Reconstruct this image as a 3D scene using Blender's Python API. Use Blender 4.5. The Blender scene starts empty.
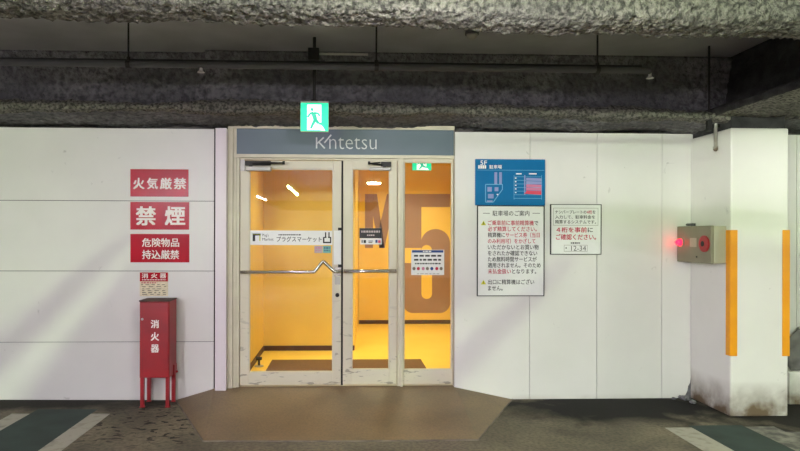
import bpy, bmesh, math, random
from mathutils import Vector, Matrix, noise
random.seed(4)
S = bpy.context.scene
COL = S.collection

# ------------------------------------------------------------------ camera
F, CX, CY = 600.0, 365.0, 236.0            # focal length and principal point for an 800x451 frame
YAW, ROLL = math.radians(2.0), 0.0025
CAM = Vector((0.0, -5.55, 1.52))
_r0 = Vector((math.cos(YAW), -math.sin(YAW), 0)); _u0 = Vector((0, 0, 1))
FWD = Vector((math.sin(YAW), math.cos(YAW), 0))
RGT = _r0 * math.cos(ROLL) + _u0 * math.sin(ROLL)
UPV = _u0 * math.cos(ROLL) - _r0 * math.sin(ROLL)
cd = bpy.data.cameras.new('camera'); cam = bpy.data.objects.new('camera', cd); COL.objects.link(cam)
M3 = Matrix((RGT, UPV, -FWD)).transposed()
cam.matrix_world = Matrix.Translation(CAM) @ M3.to_4x4()
cd.sensor_width = 36.0; cd.lens = F / 800 * 36
cd.shift_x = (400 - CX) / 800; cd.shift_y = (CY - 225.5) / 800
cd.clip_start = 0.05
S.camera = cam
# ------------------------------------------------------------------ world, exposure
w = bpy.data.worlds.new('world'); S.world = w; w.use_nodes = True
w.node_tree.nodes['Background'].inputs[0].default_value = (0.9, 0.95, 1.0, 1)
w.node_tree.nodes['Background'].inputs[1].default_value = 0.02
S.view_settings.view_transform = 'Standard'; S.view_settings.look = 'None'
S.view_settings.gamma = 1.0; S.view_settings.use_curve_mapping = False
S.view_settings.exposure = 0.0
try:
    S.cycles.use_denoising = True
except Exception:
    pass
TUBE_MAIN = 1350.0        # emission of the garage tubes with an added shade bar under them
TUBE_FILL = 1000.0         # emission of the rows further back
TUBE_BAY = 1250.0       # emission of the short lane lamp just above the viewer
TUBE_SIDE = 330.0       # emission of the lamp beyond the pillar
LAMP_IN = 13.5          # watts of each vestibule ceiling lamp

def at(px, py, Y):
    """world point on the plane y = Y seen at that place of the 800x451 frame"""
    d = RGT * ((px - CX) / F) + UPV * ((CY - py) / F) + FWD
    t = (Y - CAM.y) / d.y
    return CAM + d * t
def rect(px0, py0, px1, py1, Y):
    a, b = at(px0, (py0 + py1) / 2, Y), at(px1, (py0 + py1) / 2, Y)
    c, d = at((px0 + px1) / 2, py0, Y), at((px0 + px1) / 2, py1, Y)
    return a.x, b.x, d.z, c.z          # x0, x1, z0, z1

# ------------------------------------------------------------------ materials
def lin(c):
    return tuple(((v / 255) / 12.92 if v / 255 <= 0.04045 else ((v / 255 + 0.055) / 1.055) ** 2.4) for v in c[:3]) + (1.0,)
def newmat(name):
    m = bpy.data.materials.new(name); m.use_nodes = True
    nt = m.node_tree; b = nt.nodes['Principled BSDF']
    return m, nt, b
def N(nt, t, **kw):
    n = nt.nodes.new(t)
    for k, v in kw.items():
        if k in n.inputs.keys(): n.inputs[k].default_value = v
        else: setattr(n, k, v)
    return n
def noise_fac(nt, scale, detail=4, lo=0.4, hi=0.6, dist=0.0, mapping=None):
    tc = N(nt, 'ShaderNodeTexCoord'); nz = N(nt, 'ShaderNodeTexNoise', Scale=scale, Detail=detail, Distortion=dist)
    if mapping:
        mp = N(nt, 'ShaderNodeMapping'); mp.inputs['Scale'].default_value = mapping
        nt.links.new(tc.outputs['Object'], mp.inputs['Vector']); nt.links.new(mp.outputs['Vector'], nz.inputs['Vector'])
    else:
        nt.links.new(tc.outputs['Object'], nz.inputs['Vector'])
    mr = N(nt, 'ShaderNodeMapRange'); mr.inputs[1].default_value = lo; mr.inputs[2].default_value = hi
    nt.links.new(nz.outputs['Fac'], mr.inputs[0])
    return mr.outputs[0], tc
def mixc(nt, fac, a, b):
    mx = N(nt, 'ShaderNodeMix', data_type='RGBA')
    if hasattr(fac, 'links') or hasattr(fac, 'is_linked'): nt.links.new(fac, mx.inputs[0])
    else: mx.inputs[0].default_value = fac
    for s, v in ((6, a), (7, b)):
        if isinstance(v, tuple): mx.inputs[s].default_value = v
        else: nt.links.new(v, mx.inputs[s])
    return mx.outputs[2]
def math_n(nt, op, a, b):
    n = N(nt, 'ShaderNodeMath', operation=op)
    for i, v in enumerate((a, b)):
        if isinstance(v, (int, float)): n.inputs[i].default_value = v
        else: nt.links.new(v, n.inputs[i])
    return n.outputs[0]
def add_bump(nt, b, scale, strength, dist=0.01, detail=5):
    tc = N(nt, 'ShaderNodeTexCoord'); nz = N(nt, 'ShaderNodeTexNoise', Scale=scale, Detail=detail)
    nt.links.new(tc.outputs['Object'], nz.inputs['Vector'])
    bp = N(nt, 'ShaderNodeBump', Strength=strength, Distance=dist)
    nt.links.new(nz.outputs['Fac'], bp.inputs['Height']); nt.links.new(bp.outputs['Normal'], b.inputs['Normal'])
def mat(name, c, rough=0.6, metal=0.0, c2=None, scale=6.0, bump=0.0, bscale=60, lo=0.35, hi=0.65, mapping=None):
    m, nt, b = newmat(name)
    b.inputs['Roughness'].default_value = rough; b.inputs['Metallic'].default_value = metal
    if c2 is None: c2 = tuple(max(0, v - 8) for v in c)
    f, _ = noise_fac(nt, scale, 5, lo, hi, 0, mapping)
    nt.links.new(mixc(nt, f, lin(c), lin(c2)), b.inputs['Base Color'])
    if bump: add_bump(nt, b, bscale, bump)
    return m
def flat(name, c, rough=0.5, emit=0.0, ecol=None):
    m, nt, b = newmat(name)
    f, _ = noise_fac(nt, 30, 2, 0.3, 0.7)
    nt.links.new(mixc(nt, f, lin(c), lin(tuple(max(0, v - 3) for v in c))), b.inputs['Base Color'])
    b.inputs['Roughness'].default_value = rough
    if emit:
        b.inputs['Emission Color'].default_value = lin(ecol or c); b.inputs['Emission Strength'].default_value = emit
    return m
def wall_mat(name, c, dirt_c=(120, 108, 95), dirt_h=0.18, rough=0.38, scuff=True, dirt_gain=0.8):
    """painted panel: faint blotches, scuffs, a worn dirty band along the foot"""
    m, nt, b = newmat(name)
    f, tc = noise_fac(nt, 1.7, 4, 0.3, 0.7)
    col = mixc(nt, f, lin(c), lin(tuple(v - 7 for v in c)))
    if scuff:
        f2, _ = noise_fac(nt, 7.0, 6, 0.70, 0.76, 1.5)
        col = mixc(nt, math_n(nt, 'MULTIPLY', f2, 0.35), col, lin((120, 116, 112)))
    sx = N(nt, 'ShaderNodeSeparateXYZ'); nt.links.new(tc.outputs['Object'], sx.inputs[0])
    mr = N(nt, 'ShaderNodeMapRange'); mr.inputs[1].default_value = dirt_h; mr.inputs[2].default_value = 0.0
    nt.links.new(sx.outputs['Z'], mr.inputs[0])
    f3, _ = noise_fac(nt, 5.0, 5, 0.25, 0.7)
    d = math_n(nt, 'MULTIPLY', math_n(nt, 'MULTIPLY', mr.outputs[0], f3), dirt_gain)
    col = mixc(nt, d, col, lin(dirt_c))
    nt.links.new(col, b.inputs['Base Color']); b.inputs['Roughness'].default_value = rough
    add_bump(nt, b, 3.0, 0.04, 0.02, 2)
    return m

MAT = {}
MAT['wall'] = wall_mat('white_wall_panel', (220, 219, 214), dirt_h=0.05, dirt_gain=0.3)
MAT['pillar'] = wall_mat('white_pillar_paint', (226, 225, 218), (104, 88, 68), 0.30, 0.45, True, 1.7)
MAT['groove'] = mat('dark_joint', (96, 92, 90), 0.9)
MAT['frame'] = mat('door_frame_paint', (208, 203, 180), 0.42, 0.0, (200, 195, 172), 8)
m, nt, b = newmat('worn_door_paint')
f, tc = noise_fac(nt, 3.0, 4, 0.3, 0.7); colr = mixc(nt, f, lin((210, 205, 182)), lin((202, 197, 175)))
f2, _ = noise_fac(nt, 16, 7, 0.60, 0.64, 0.6, (0.5, 1, 1.6))
sx = N(nt, 'ShaderNodeSeparateXYZ'); nt.links.new(tc.outputs['Object'], sx.inputs[0])
mr = N(nt, 'ShaderNodeMapRange'); mr.inputs[1].default_value = 0.9; mr.inputs[2].default_value = 0.05; nt.links.new(sx.outputs['Z'], mr.inputs[0])
nt.links.new(mixc(nt, math_n(nt, 'MULTIPLY', f2, math_n(nt, 'MULTIPLY', mr.outputs[0], 0.65)), colr, lin((104, 100, 88))), b.inputs['Base Color'])
b.inputs['Roughness'].default_value = 0.42; MAT['leaf'] = m
MAT['post'] = wall_mat('white_post_paint', (226, 217, 221), dirt_h=0.1, dirt_gain=0.5)
MAT['header'] = mat('grey_blue_sign_face', (100, 116, 126), 0.5, 0, (94, 110, 120), 1.5)
MAT['logo'] = flat('pale_lettering', (218, 224, 222), 0.5)
MAT['red'] = mat('red_sign_enamel', (176, 8, 34), 0.22, 0, (166, 4, 28), 3)
MAT['white'] = flat('white_lettering', (238, 232, 226), 0.5)
MAT['black'] = flat('black_print', (22, 22, 24), 0.5)
MAT['redink'] = flat('red_print', (186, 22, 62), 0.5)
MAT['cabred'] = mat('red_steel', (156, 5, 20), 0.4, 0, (132, 4, 16), 5)
MAT['cabtop'] = mat('dusty_cabinet_top', (78, 58, 52), 0.7, 0, (98, 80, 70), 14)
MAT['paper'] = flat('white_print_sheet', (226, 228, 224), 0.35)
MAT['cream'] = mat('cream_paper', (228, 216, 186), 0.5, 0, (205, 192, 160), 40)
MAT['greyink'] = flat('grey_print', (120, 112, 98), 0.6)
MAT['blue'] = mat('blue_sign_face', (28, 108, 158), 0.3, 0, (24, 100, 148), 2)
for k_ in ('red', 'blue'): MAT[k_].node_tree.nodes['Principled BSDF'].inputs['Specular IOR Level'].default_value = 0.12
MAT['pink'] = flat('lilac_print', (136, 146, 192), 0.5)
MAT['rose'] = flat('rose_print', (196, 118, 150), 0.5)
MAT['hotred'] = flat('bright_red_print', (210, 70, 92), 0.5)
MAT['skyline'] = flat('pale_blue_print', (104, 168, 206), 0.5)
MAT['yellowink'] = flat('yellow_print', (206, 206, 40), 0.5)
MAT['steel'] = mat('brushed_steel', (215, 212, 206), 0.2, 1.0, (198, 195, 190), 20)
MAT['darkmetal'] = mat('dark_metal', (34, 33, 32), 0.5, 0.3)
MAT['silver'] = mat('silver_paint', (176, 174, 168), 0.4, 0.2)
MAT['rubber'] = mat('black_rubber', (20, 20, 20), 0.7)
MAT['beigebox'] = mat('beige_steel_box', (132, 128, 106), 0.45, 0, (124, 120, 98), 5)
MAT['beigelight'] = mat('beige_box_case', (172, 170, 148), 0.45, 0, (164, 162, 140), 5)
MAT['amber'] = mat('yellow_guard', (238, 160, 8), 0.4, 0, (228, 148, 4), 4)
MAT['pipe'] = mat('grey_pipe', (78, 78, 80), 0.6, 0.1)
MAT['sootpipe'] = mat('sooty_pipe', (40, 40, 42), 0.6, 0.2)
MAT['slab'] = mat('concrete_slab', (190, 190, 194), 0.85, 0, (172, 172, 176), 2.2, 0.1, 30)
m, nt, b = newmat('sprayed_fireproofing')
f, _ = noise_fac(nt, 2.2, 6, 0.35, 0.65); f2, _ = noise_fac(nt, 42, 5, 0.42, 0.62)
colr = mixc(nt, f, lin((136, 133, 124)), lin((106, 104, 98)))
nt.links.new(mixc(nt, f2, colr, lin((60, 59, 56))), b.inputs['Base Color'])
b.inputs['Roughness'].default_value = 0.95; add_bump(nt, b, 55, 1.0, 0.03, 5); MAT['spray'] = m
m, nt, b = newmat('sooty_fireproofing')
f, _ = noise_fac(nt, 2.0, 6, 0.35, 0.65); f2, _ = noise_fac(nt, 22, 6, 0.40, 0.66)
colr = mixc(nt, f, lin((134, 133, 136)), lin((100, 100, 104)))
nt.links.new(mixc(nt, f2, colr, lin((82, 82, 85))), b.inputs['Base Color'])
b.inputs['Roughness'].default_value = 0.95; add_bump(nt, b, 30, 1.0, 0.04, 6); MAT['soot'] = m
MAT['shadedspray'] = mat('shaded_fireproofing', (58, 57, 58), 0.95, 0, (34, 34, 35), 9, 0.9, 40)  # black tone puts the girder's shade into its colour
# interior
MAT['orange'] = mat('orange_wall_paint', (242, 208, 92), 0.45, 0, (238, 202, 84), 2)
MAT['yellowfloor'] = mat('yellow_vinyl_floor', (246, 204, 84), 0.3, 0, (242, 198, 74), 3)
MAT['brown'] = mat('brown_paint', (158, 126, 100), 0.5, 0, (152, 120, 94), 3)
MAT['base'] = mat('dark_brown_skirting', (74, 42, 16), 0.5)
MAT['mat'] = mat('brown_mat_fibre', (112, 78, 40), 0.95, 0, (96, 66, 32), 60, 0.4, 200)
MAT['inceil'] = mat('vestibule_ceiling', (226, 200, 150), 0.7)
# glass: thin pane, passes light and mirrors a little at every angle
m, nt, b = newmat('clear_glass'); nt.nodes.remove(b)
out = nt.nodes['Material Output']; tr = N(nt, 'ShaderNodeBsdfTransparent'); gl = N(nt, 'ShaderNodeBsdfGlossy', Roughness=0.01)
tr.inputs[0].default_value = (0.93, 0.94, 0.92, 1)
fr = N(nt, 'ShaderNodeFresnel', IOR=1.6); ms = N(nt, 'ShaderNodeMixShader')
nt.links.new(math_n(nt, 'MULTIPLY', fr.outputs[0], 1.5), ms.inputs[0]); nt.links.new(tr.outputs[0], ms.inputs[1]); nt.links.new(gl.outputs[0], ms.inputs[2])
nt.links.new(ms.outputs[0], out.inputs[0]); MAT['glass'] = m
# floor
m, nt, b = newmat('worn_garage_floor')
f, tc = noise_fac(nt, 1.3, 7, 0.36, 0.64, 0.4)
colr = mixc(nt, f, lin((136, 126, 106)), lin((98, 92, 78)))
f2, _ = noise_fac(nt, 38, 5, 0.4, 0.65)
colr = mixc(nt, math_n(nt, 'MULTIPLY', f2, 0.45), colr, lin((56, 54, 50)))
def blob(cx, cy, rx, ry, soft):
    mp = N(nt, 'ShaderNodeMapping'); mp.inputs['Location'].default_value = (-cx / rx, -cy / ry, 0); mp.inputs['Scale'].default_value = (1 / rx, 1 / ry, 0)
    nt.links.new(tc.outputs['Object'], mp.inputs['Vector'])
    vl = N(nt, 'ShaderNodeVectorMath', operation='LENGTH'); nt.links.new(mp.outputs['Vector'], vl.inputs[0])
    nz, _ = noise_fac(nt, 3.2, 7, 0.0, 1.0, 0.5)
    v = math_n(nt, 'ADD', vl.outputs['Value'], math_n(nt, 'MULTIPLY', math_n(nt, 'SUBTRACT', nz, 0.5), 1.6))
    r = N(nt, 'ShaderNodeMapRange'); r.inputs[1].default_value = 1.0 + soft; r.inputs[2].default_value = 1.0 - soft
    nt.links.new(v, r.inputs[0]); return r.outputs[0]
for args, c_, g in (((2.4, -0.28, 1.1, 0.42, 0.3), (18, 18, 17), 0.96), ((4.0, -0.5, 1.0, 0.6, 0.3), (20, 20, 19), 0.92), ((-3.2, -0.05, 1.7, 0.30, 0.35), (30, 30, 28), 0.92)):
    colr = mixc(nt, math_n(nt, 'MULTIPLY', blob(*args), g), colr, lin(c_))
# leaf-sized oil marks
mpn, _ = noise_fac(nt, 13, 2, 0.585, 0.605, 0.4, (1, 1.5, 1))
colr = mixc(nt, math_n(nt, 'MULTIPLY', math_n(nt, 'MULTIPLY', mpn, blob(-1.5, -0.62, 0.6, 0.5, 0.3)), 0.9), colr, lin((34, 32, 30)))
nt.links.new(colr, b.inputs['Base Color']); b.inputs['Roughness'].default_value = 0.85; b.inputs['Specular IOR Level'].default_value = 0.25
add_bump(nt, b, 90, 0.25, 0.006, 4); MAT['floor'] = m
m, nt, b = newmat('ramp_concrete')
f, tc = noise_fac(nt, 1.6, 6, 0.36, 0.64); f2, _ = noise_fac(nt, 60, 4, 0.4, 0.65)
colr = mixc(nt, f, lin((140, 117, 86)), lin((118, 100, 74))); colr = mixc(nt, math_n(nt, 'MULTIPLY', f2, 0.25), colr, lin((58, 54, 48)))
nt.links.new(colr, b.inputs['Base Color']); b.inputs['Roughness'].default_value = 0.55; add_bump(nt, b, 120, 0.15, 0.004); MAT['ramp'] = m
MAT['rampseam'] = mat('ramp_seam', (120, 108, 94), 0.7, 0, (84, 76, 68), 8)
MAT['greenpaint'] = mat('green_floor_paint', (48, 66, 60), 0.8, 0, (38, 52, 48), 3.5, 0.15, 80)
MAT['whitepaint'] = mat('worn_white_road_paint', (172, 168, 152), 0.7, 0, (126, 122, 110), 12, 0.15, 80, 0.5, 0.8)
MAT['wornpaint'] = mat('rubbed_white_road_paint', (140, 138, 126), 0.6, 0, (72, 70, 66), 9, 0.15, 80, 0.38, 0.6)
MAT['exitgreen'] = flat('lit_green_sign_face', (20, 190, 130), 0.4, 1.1, (30, 232, 168))
MAT['exitwhite'] = flat('lit_white_sign_face', (235, 255, 245), 0.4, 1.35, (232, 255, 246))
MAT['exitman'] = flat('lit_green_figure', (40, 170, 140), 0.4, 0.8, (60, 200, 170))
MAT['redlamp'] = flat('lit_red_lamp', (255, 20, 40), 0.3, 9.0, (255, 16, 40))
MAT['redbutton'] = mat('red_button_plastic', (170, 24, 36), 0.35, 0, (150, 18, 30), 20)
def tube_mat(name, col, k):
    m, nt, b = newmat(name); b.inputs['Base Color'].default_value = (.9, .9, .9, 1)
    b.inputs['Emission Color'].default_value = col; b.inputs['Emission Strength'].default_value = k
    return m
MAT['tube'] = tube_mat('greenish_white_tube', (0.74, 1.0, 0.55, 1), TUBE_MAIN)
MAT['tube2'] = tube_mat('pinkish_white_tube', (1.0, 0.91, 1.06, 1), TUBE_FILL)
MAT['tube3'] = tube_mat('side_bay_tube', (1.0, 0.92, 1.0, 1), TUBE_BAY)
MAT['tubeside'] = tube_mat('side_lane_tube', (1.0, 0.98, 0.94, 1), TUBE_SIDE)
MAT['teal'] = flat('teal_print', (100, 170, 160), 0.4); MAT['greycard'] = flat('grey_print_card', (176, 160, 160), 0.4)
MAT['navy'] = flat('navy_print', (24, 60, 120), 0.4)
MAT['greysheet'] = mat('grey_sheet', (110, 108, 106), 0.6, 0, (80, 78, 78), 7)

# ------------------------------------------------------------------ mesh helpers
class MB:
    def __init__(s): s.v = []; s.f = []; s.mi = []; s.slot = 0
    def add(s, vs, fs):
        o = len(s.v); s.v += [tuple(v) for v in vs]
        for f in fs: s.f.append(tuple(i + o for i in f)); s.mi.append(s.slot)
        return s
    def box(s, x0, x1, y0, y1, z0, z1):
        if x0 > x1: x0, x1 = x1, x0
        if y0 > y1: y0, y1 = y1, y0
        if z0 > z1: z0, z1 = z1, z0
        v = [(x, y, z) for z in (z0, z1) for y in (y0, y1) for x in (x0, x1)]
        return s.add(v, [(0, 2, 3, 1), (4, 5, 7, 6), (0, 1, 5, 4), (2, 6, 7, 3), (0, 4, 6, 2), (1, 3, 7, 5)])
    def prism(s, pts, ya, yb):
        """polygon of (x, z) points extruded from y=ya (front) to y=yb; counter-clockwise seen from -y"""
        n = len(pts)
        a = sum(pts[i][0] * pts[(i + 1) % n][1] - pts[(i + 1) % n][0] * pts[i][1] for i in range(n))
        if a < 0: pts = pts[::-1]
        v = [(x, ya, z) for x, z in pts] + [(x, yb, z) for x, z in pts]
        f = [tuple(range(n)), tuple(range(2 * n - 1, n - 1, -1))] + [(i, i + n, (i + 1) % n + n, (i + 1) % n) for i in range(n)]
        return s.add(v, f)
    def stroke(s, p, q, w, ya, yb):
        (x0, z0), (x1, z1) = p, q; d = Vector((x1 - x0, z1 - z0)); L = max(d.length, 1e-6); n = Vector((-d.y, d.x)) / L * w / 2
        return s.prism([(x0 + n.x, z0 + n.y), (x0 - n.x, z0 - n.y), (x1 - n.x, z1 - n.y), (x1 + n.x, z1 + n.y)], ya, yb)
    def tube(s, path, r, seg=12, cap=True):
        path = [Vector(p) for p in path]; o = len(s.v); n = len(path)
        up = None
        for i, p in enumerate(path):
            t = (path[min(i + 1, n - 1)] - path[max(i - 1, 0)]).normalized()
            if up is None: up = Vector((0, 0, 1)) if abs(t.z) < 0.9 else Vector((0, 1, 0))
            a = (up - t * up.dot(t)).normalized(); bb = t.cross(a); up = a
            rr = r[i] if isinstance(r, (list, tuple)) else r
            for k in range(seg):
                th = 2 * math.pi * k / seg; s.v.append(tuple(p + (a * math.cos(th) + bb * math.sin(th)) * rr))
        for i in range(n - 1):
            for k in range(seg):
                s.f.append((o + i * seg + k, o + i * seg + (k + 1) % seg, o + (i + 1) * seg + (k + 1) % seg, o + (i + 1) * seg + k)); s.mi.append(s.slot)
        if cap:
            s.f.append(tuple(o + k for k in reversed(range(seg)))); s.mi.append(s.slot)
            s.f.append(tuple(o + (n - 1) * seg + k for k in range(seg))); s.mi.append(s.slot)
        return s
    def build(s, name, mats, parent=None, bevel=0.0, smooth=False, origin=None):
        me = bpy.data.meshes.new(name)
        if parent is not None: org = parent_origin(parent)
        else: org = Vector(origin) if origin is not None else Vector((0, 0, 0))
        me.from_pydata([tuple(Vector(v) - org) for v in s.v], [], s.f)
        for mm in (mats if isinstance(mats, (list, tuple)) else [mats]): me.materials.append(MAT[mm] if isinstance(mm, str) else mm)
        for p, i in zip(me.polygons, s.mi): p.material_index = i
        bm = bmesh.new(); bm.from_mesh(me); bmesh.ops.recalc_face_normals(bm, faces=bm.faces); bm.to_mesh(me); bm.free()
        o = bpy.data.objects.new(name, me); COL.objects.link(o)
        if smooth:
            for p in me.polygons: p.use_smooth = True
        if bevel:
            bv = o.modifiers.new('bevel', 'BEVEL'); bv.width = bevel; bv.segments = 2; bv.limit_method = 'ANGLE'
        if parent is not None: o.parent = parent
        else: o.location = org
        return o
def parent_origin(p):
    v = Vector(p.location)
    while p.parent is not None: p = p.parent; v = v + Vector(p.location)
    return v
def tag(o, label=None, cat=None, group=None, kind=None):
    if label: o['label'] = label
    if cat: o['category'] = cat
    if group: o['group'] = group
    if kind: o['kind'] = kind
    return o
def empty(name, loc, label=None, cat=None, group=None, kind=None):
    o = bpy.data.objects.new(name, None); COL.objects.link(o); o.location = loc; o.empty_display_size = 0.1
    return tag(o, label, cat, group, kind)
def struct(mb, name, mats, label=None, parent=None, **kw):
    o = mb.build(name, mats, parent, **kw)
    if parent is None: tag(o, label, None, None, 'structure')
    return o
_FC = bpy.data.curves.new('type', 'FONT'); _FO = bpy.data.objects.new('type', _FC); COL.objects.link(_FO)
def glyphs(body, bold=0.0):
    _FC.body = body; _FC.offset = min(bold, 0.0); _FC.resolution_u = 2; _FC.fill_mode = 'FRONT'
    bpy.context.view_layer.update()
    dg = bpy.context.evaluated_depsgraph_get()
    me = bpy.data.meshes.new_from_object(_FO.evaluated_get(dg), depsgraph=dg)
    v = [(p.co.x, p.co.y) for p in me.vertices]; f = [tuple(p.vertices) for p in me.polygons]
    bpy.data.meshes.remove(me)
    return v, f
def write(mb, runs, box, Y, bold=0.012, by_em=False):
    """runs: [(text, slot), ...] set on one line and fitted to the pixel box (x0, y0, x1, y1) on plane y=Y"""
    x0, x1, z0, z1 = rect(box[0], box[1], box[2], box[3], Y)
    parts = []; adv = 0.0
    full = ''.join(r[0] for r in runs)
    allv = glyphs(full, bold)[0]
    ax0, ax1 = min(p[0] for p in allv), max(p[0] for p in allv); az0, az1 = min(p[1] for p in allv), max(p[1] for p in allv)
    sx, sz = (x1 - x0) / (ax1 - ax0), (z1 - z0) / (az1 - az0)
    done = ''
    for t, slot in runs:
        # advance of the text already set: full-width glyphs are one em wide
        v, f = glyphs(t, bold)
        if done == '': off = 0.0
        else:
            off = sum(1.0 if ord(ch) > 0x2000 else 0.55 for ch in done) * EM
        mb.slot = slot; k = bold * 1.0
        for n_, (du, dv) in enumerate(((0, 0), (k, k * .6), (-k, k * .6), (k, -k * .6), (-k, -k * .6)) if bold > 0 else ((0, 0),)):
            mb.add([(x0 + (p[0] + du + off - ax0) * sx, Y + n_ * 0.00005, z0 + (p[1] + dv - az0) * sz) for p in v], f)
        done += t
    mb.slot = 0
_a = glyphs('国国')[0]; _b = glyphs('国')[0]
EM = max(p[0] for p in _a) - max(p[0] for p in _b)

# ------------------------------------------------------------------ room shell
TOP = 2.50
def fz(x): return -0.009 * x if x < 0 else 0.0      # the floor rises gently towards the left
fl = MB(); fv = [(x, y, z) for y in (-16, 0.3) for x, z in ((-9, -0.25), (9, -0.25), (9, 0.0), (0, 0.0), (-9, fz(-9)))]
fl.add(fv, [(0, 1, 2, 3, 4), (9, 8, 7, 6, 5), (2, 7, 8, 3), (3, 8, 9, 4), (0, 5, 6, 1), (1, 6, 7, 2), (4, 9, 5, 0)])
struct(fl, 'floor', 'floor', 'grey brown worn garage floor with dark oil stains')
sl = MB(); sl.box(-9, 9, -16, 0.4, 3.16, 3.4)
struct(sl, 'ceiling', 'slab', 'dark grey concrete slab above the beams')
bw = MB(); bw.box(-9, 9, -16.2, -16, -0.2, 3.4); struct(bw, 'wall_back', 'slab')
bw = MB(); bw.box(-9.2, -9, -16, 0.3, -0.2, 3.4); struct(bw, 'wall_west', 'slab')
bw = MB(); bw.box(9, 9.2, -16, 0.3, -0.2, 3.4); struct(bw, 'wall_east', 'slab')

# left wall: horizontal panels
xl = at(214, 260, 0).x
zj = [0.0] + [at(110, y, 0).z for y in (342, 271, 200.7)] + [TOP]
lw = MB()
xs = [-9.0, -4.6, xl]
for j in range(2):
    for i in range(4):
        lw.box(xs[j] + 0.003, xs[j + 1] - 0.002, 0.0, 0.03, zj[i] + (0.003 if i else 0.0), zj[i + 1] - 0.003)
lw.slot = 1; lw.box(-9.0, xl, 0.012, 0.16, 0.0, TOP)
struct(lw, 'wall_left', ['wall', 'groove'], 'white panelled wall left of the glass doors')
# right wall: vertical panels
xr = at(454.8, 260, 0).x
vs = [xr] + [at(x, 265, 0).x for x in (529.8, 596.7, 661.8)] + [3.62, at(796.5, 260, 0).x, 5.2, 6.4, 9.0]
rw = MB()
for i in range(len(vs) - 1):
    rw.box(vs[i] + (0.0025 if i else 0), vs[i + 1] - 0.0025, 0.0, 0.03, 0.0, TOP - 0.01)
rw.slot = 1; rw.box(xr + 0.02, 9.0, 0.012, 0.16, 0.0, TOP - 0.01)
struct(rw, 'wall_right', ['wall', 'groove'], 'white wall of upright panels right of the glass doors')

# ------------------------------------------------------------------ sprayed beams
def fuzz(p, amp, sc):
    q = Vector(p) * sc
    a = noise.noise(q) * 0.55 + noise.noise(q * 2.3 + Vector((7, 3, 1))) * 0.35 + noise.noise(q * 5.1) * 0.22
    return a * amp
def sprayed(name, prof, x0, x1, sx, sp, amp, sc, label, mats=('spray',), slots=None, axis='x', xoff=None, zoff=None):
    """an open profile of (y, z) points swept along x, its skin roughened like sprayed fibre"""
    pts = []; sl_ = []
    for i in range(len(prof) - 1):
        a, b_ = Vector(prof[i]), Vector(prof[i + 1]); n = max(1, int((b_ - a).length / sp))
        for k in range(n): pts.append(a.lerp(b_, k / n)); sl_.append(slots[i] if slots else 0)
    pts.append(Vector(prof[-1]))
    nx = int((x1 - x0) / sx); m = len(pts); v = []
    for i in range(nx + 1):
        x = x0 + (x1 - x0) * i / nx
        for k, p in enumerate(pts):
            t = (pts[min(k + 1, m - 1)] - pts[max(k - 1, 0)]).normalized(); nrm = Vector((-t.y, t.x))
            P = (x, p.x, p.y); d = fuzz(P, amp, sc) + noise.noise(Vector(P) * 1.6) * amp * 1.2
            if k in (0, m - 1): d = 0
            off = xoff(x, p) if xoff else 0.0
            y_, z_ = p.x + nrm.x * d + off, p.y + nrm.y * d + (zoff(x, p) if zoff else 0.0)
            v.append((x, y_, z_) if axis == 'x' else (y_, x, z_))
    mb = MB(); f = []; mi = []
    for i in range(nx):
        for k in range(m - 1):
            f.append((i * m + k, (i + 1) * m + k, (i + 1) * m + k + 1, i * m + k + 1)); mi.append(sl_[k])
    # close the back so the beam is a solid body
    for i in range(nx): f.append((i * m, i * m + m - 1, (i + 1) * m + m - 1, (i + 1) * m)); mi.append(0)
    f.append(tuple(range(m))); mi.append(0); f.append(tuple(nx * m + k for k in reversed(range(m)))); mi.append(0)
    mb.v = v; mb.f = f; mb.mi = mi
    return tag(mb.build(name, list(mats), None, smooth=True), label, None, None, 'structure')
# near beam (drops from the slab in front of the doorway bay)
sprayed('ceiling_beam', [(-2.84, 3.16), (-2.87, 2.60), (-2.85, 2.545), (-2.79, 2.525), (-2.66, 2.523), (-2.62, 2.57), (-2.62, 3.16)],
        -3.4, 3.6, 0.0125, 0.0125, 0.026, 30, 'light grey sprayed beam crossing the top of the photo nearest the viewer', xoff=lambda x, p: 0.03 * x)
# far beam above the wall: web with a wide bottom flange
xstep = at(206, 88, -0.15).x
def step(x, p):
    return 0.07 if (p.y > 2.66 and -0.3 < p.x < 0.0 and x < xstep) else 0.0
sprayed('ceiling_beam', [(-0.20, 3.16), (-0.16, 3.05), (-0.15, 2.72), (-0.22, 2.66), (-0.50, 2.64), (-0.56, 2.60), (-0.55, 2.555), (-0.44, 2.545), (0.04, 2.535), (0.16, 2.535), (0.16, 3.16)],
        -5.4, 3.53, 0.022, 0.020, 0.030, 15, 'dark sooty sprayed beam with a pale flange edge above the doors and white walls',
        ('soot', 'spray'), [0, 0, 0, 0, 1, 1, 1, 0, 0, 0], xoff=step, zoff=lambda x, p: -0.013 * max(0.0, x - 0.95) if p.y < 2.75 else 0.0)
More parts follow.
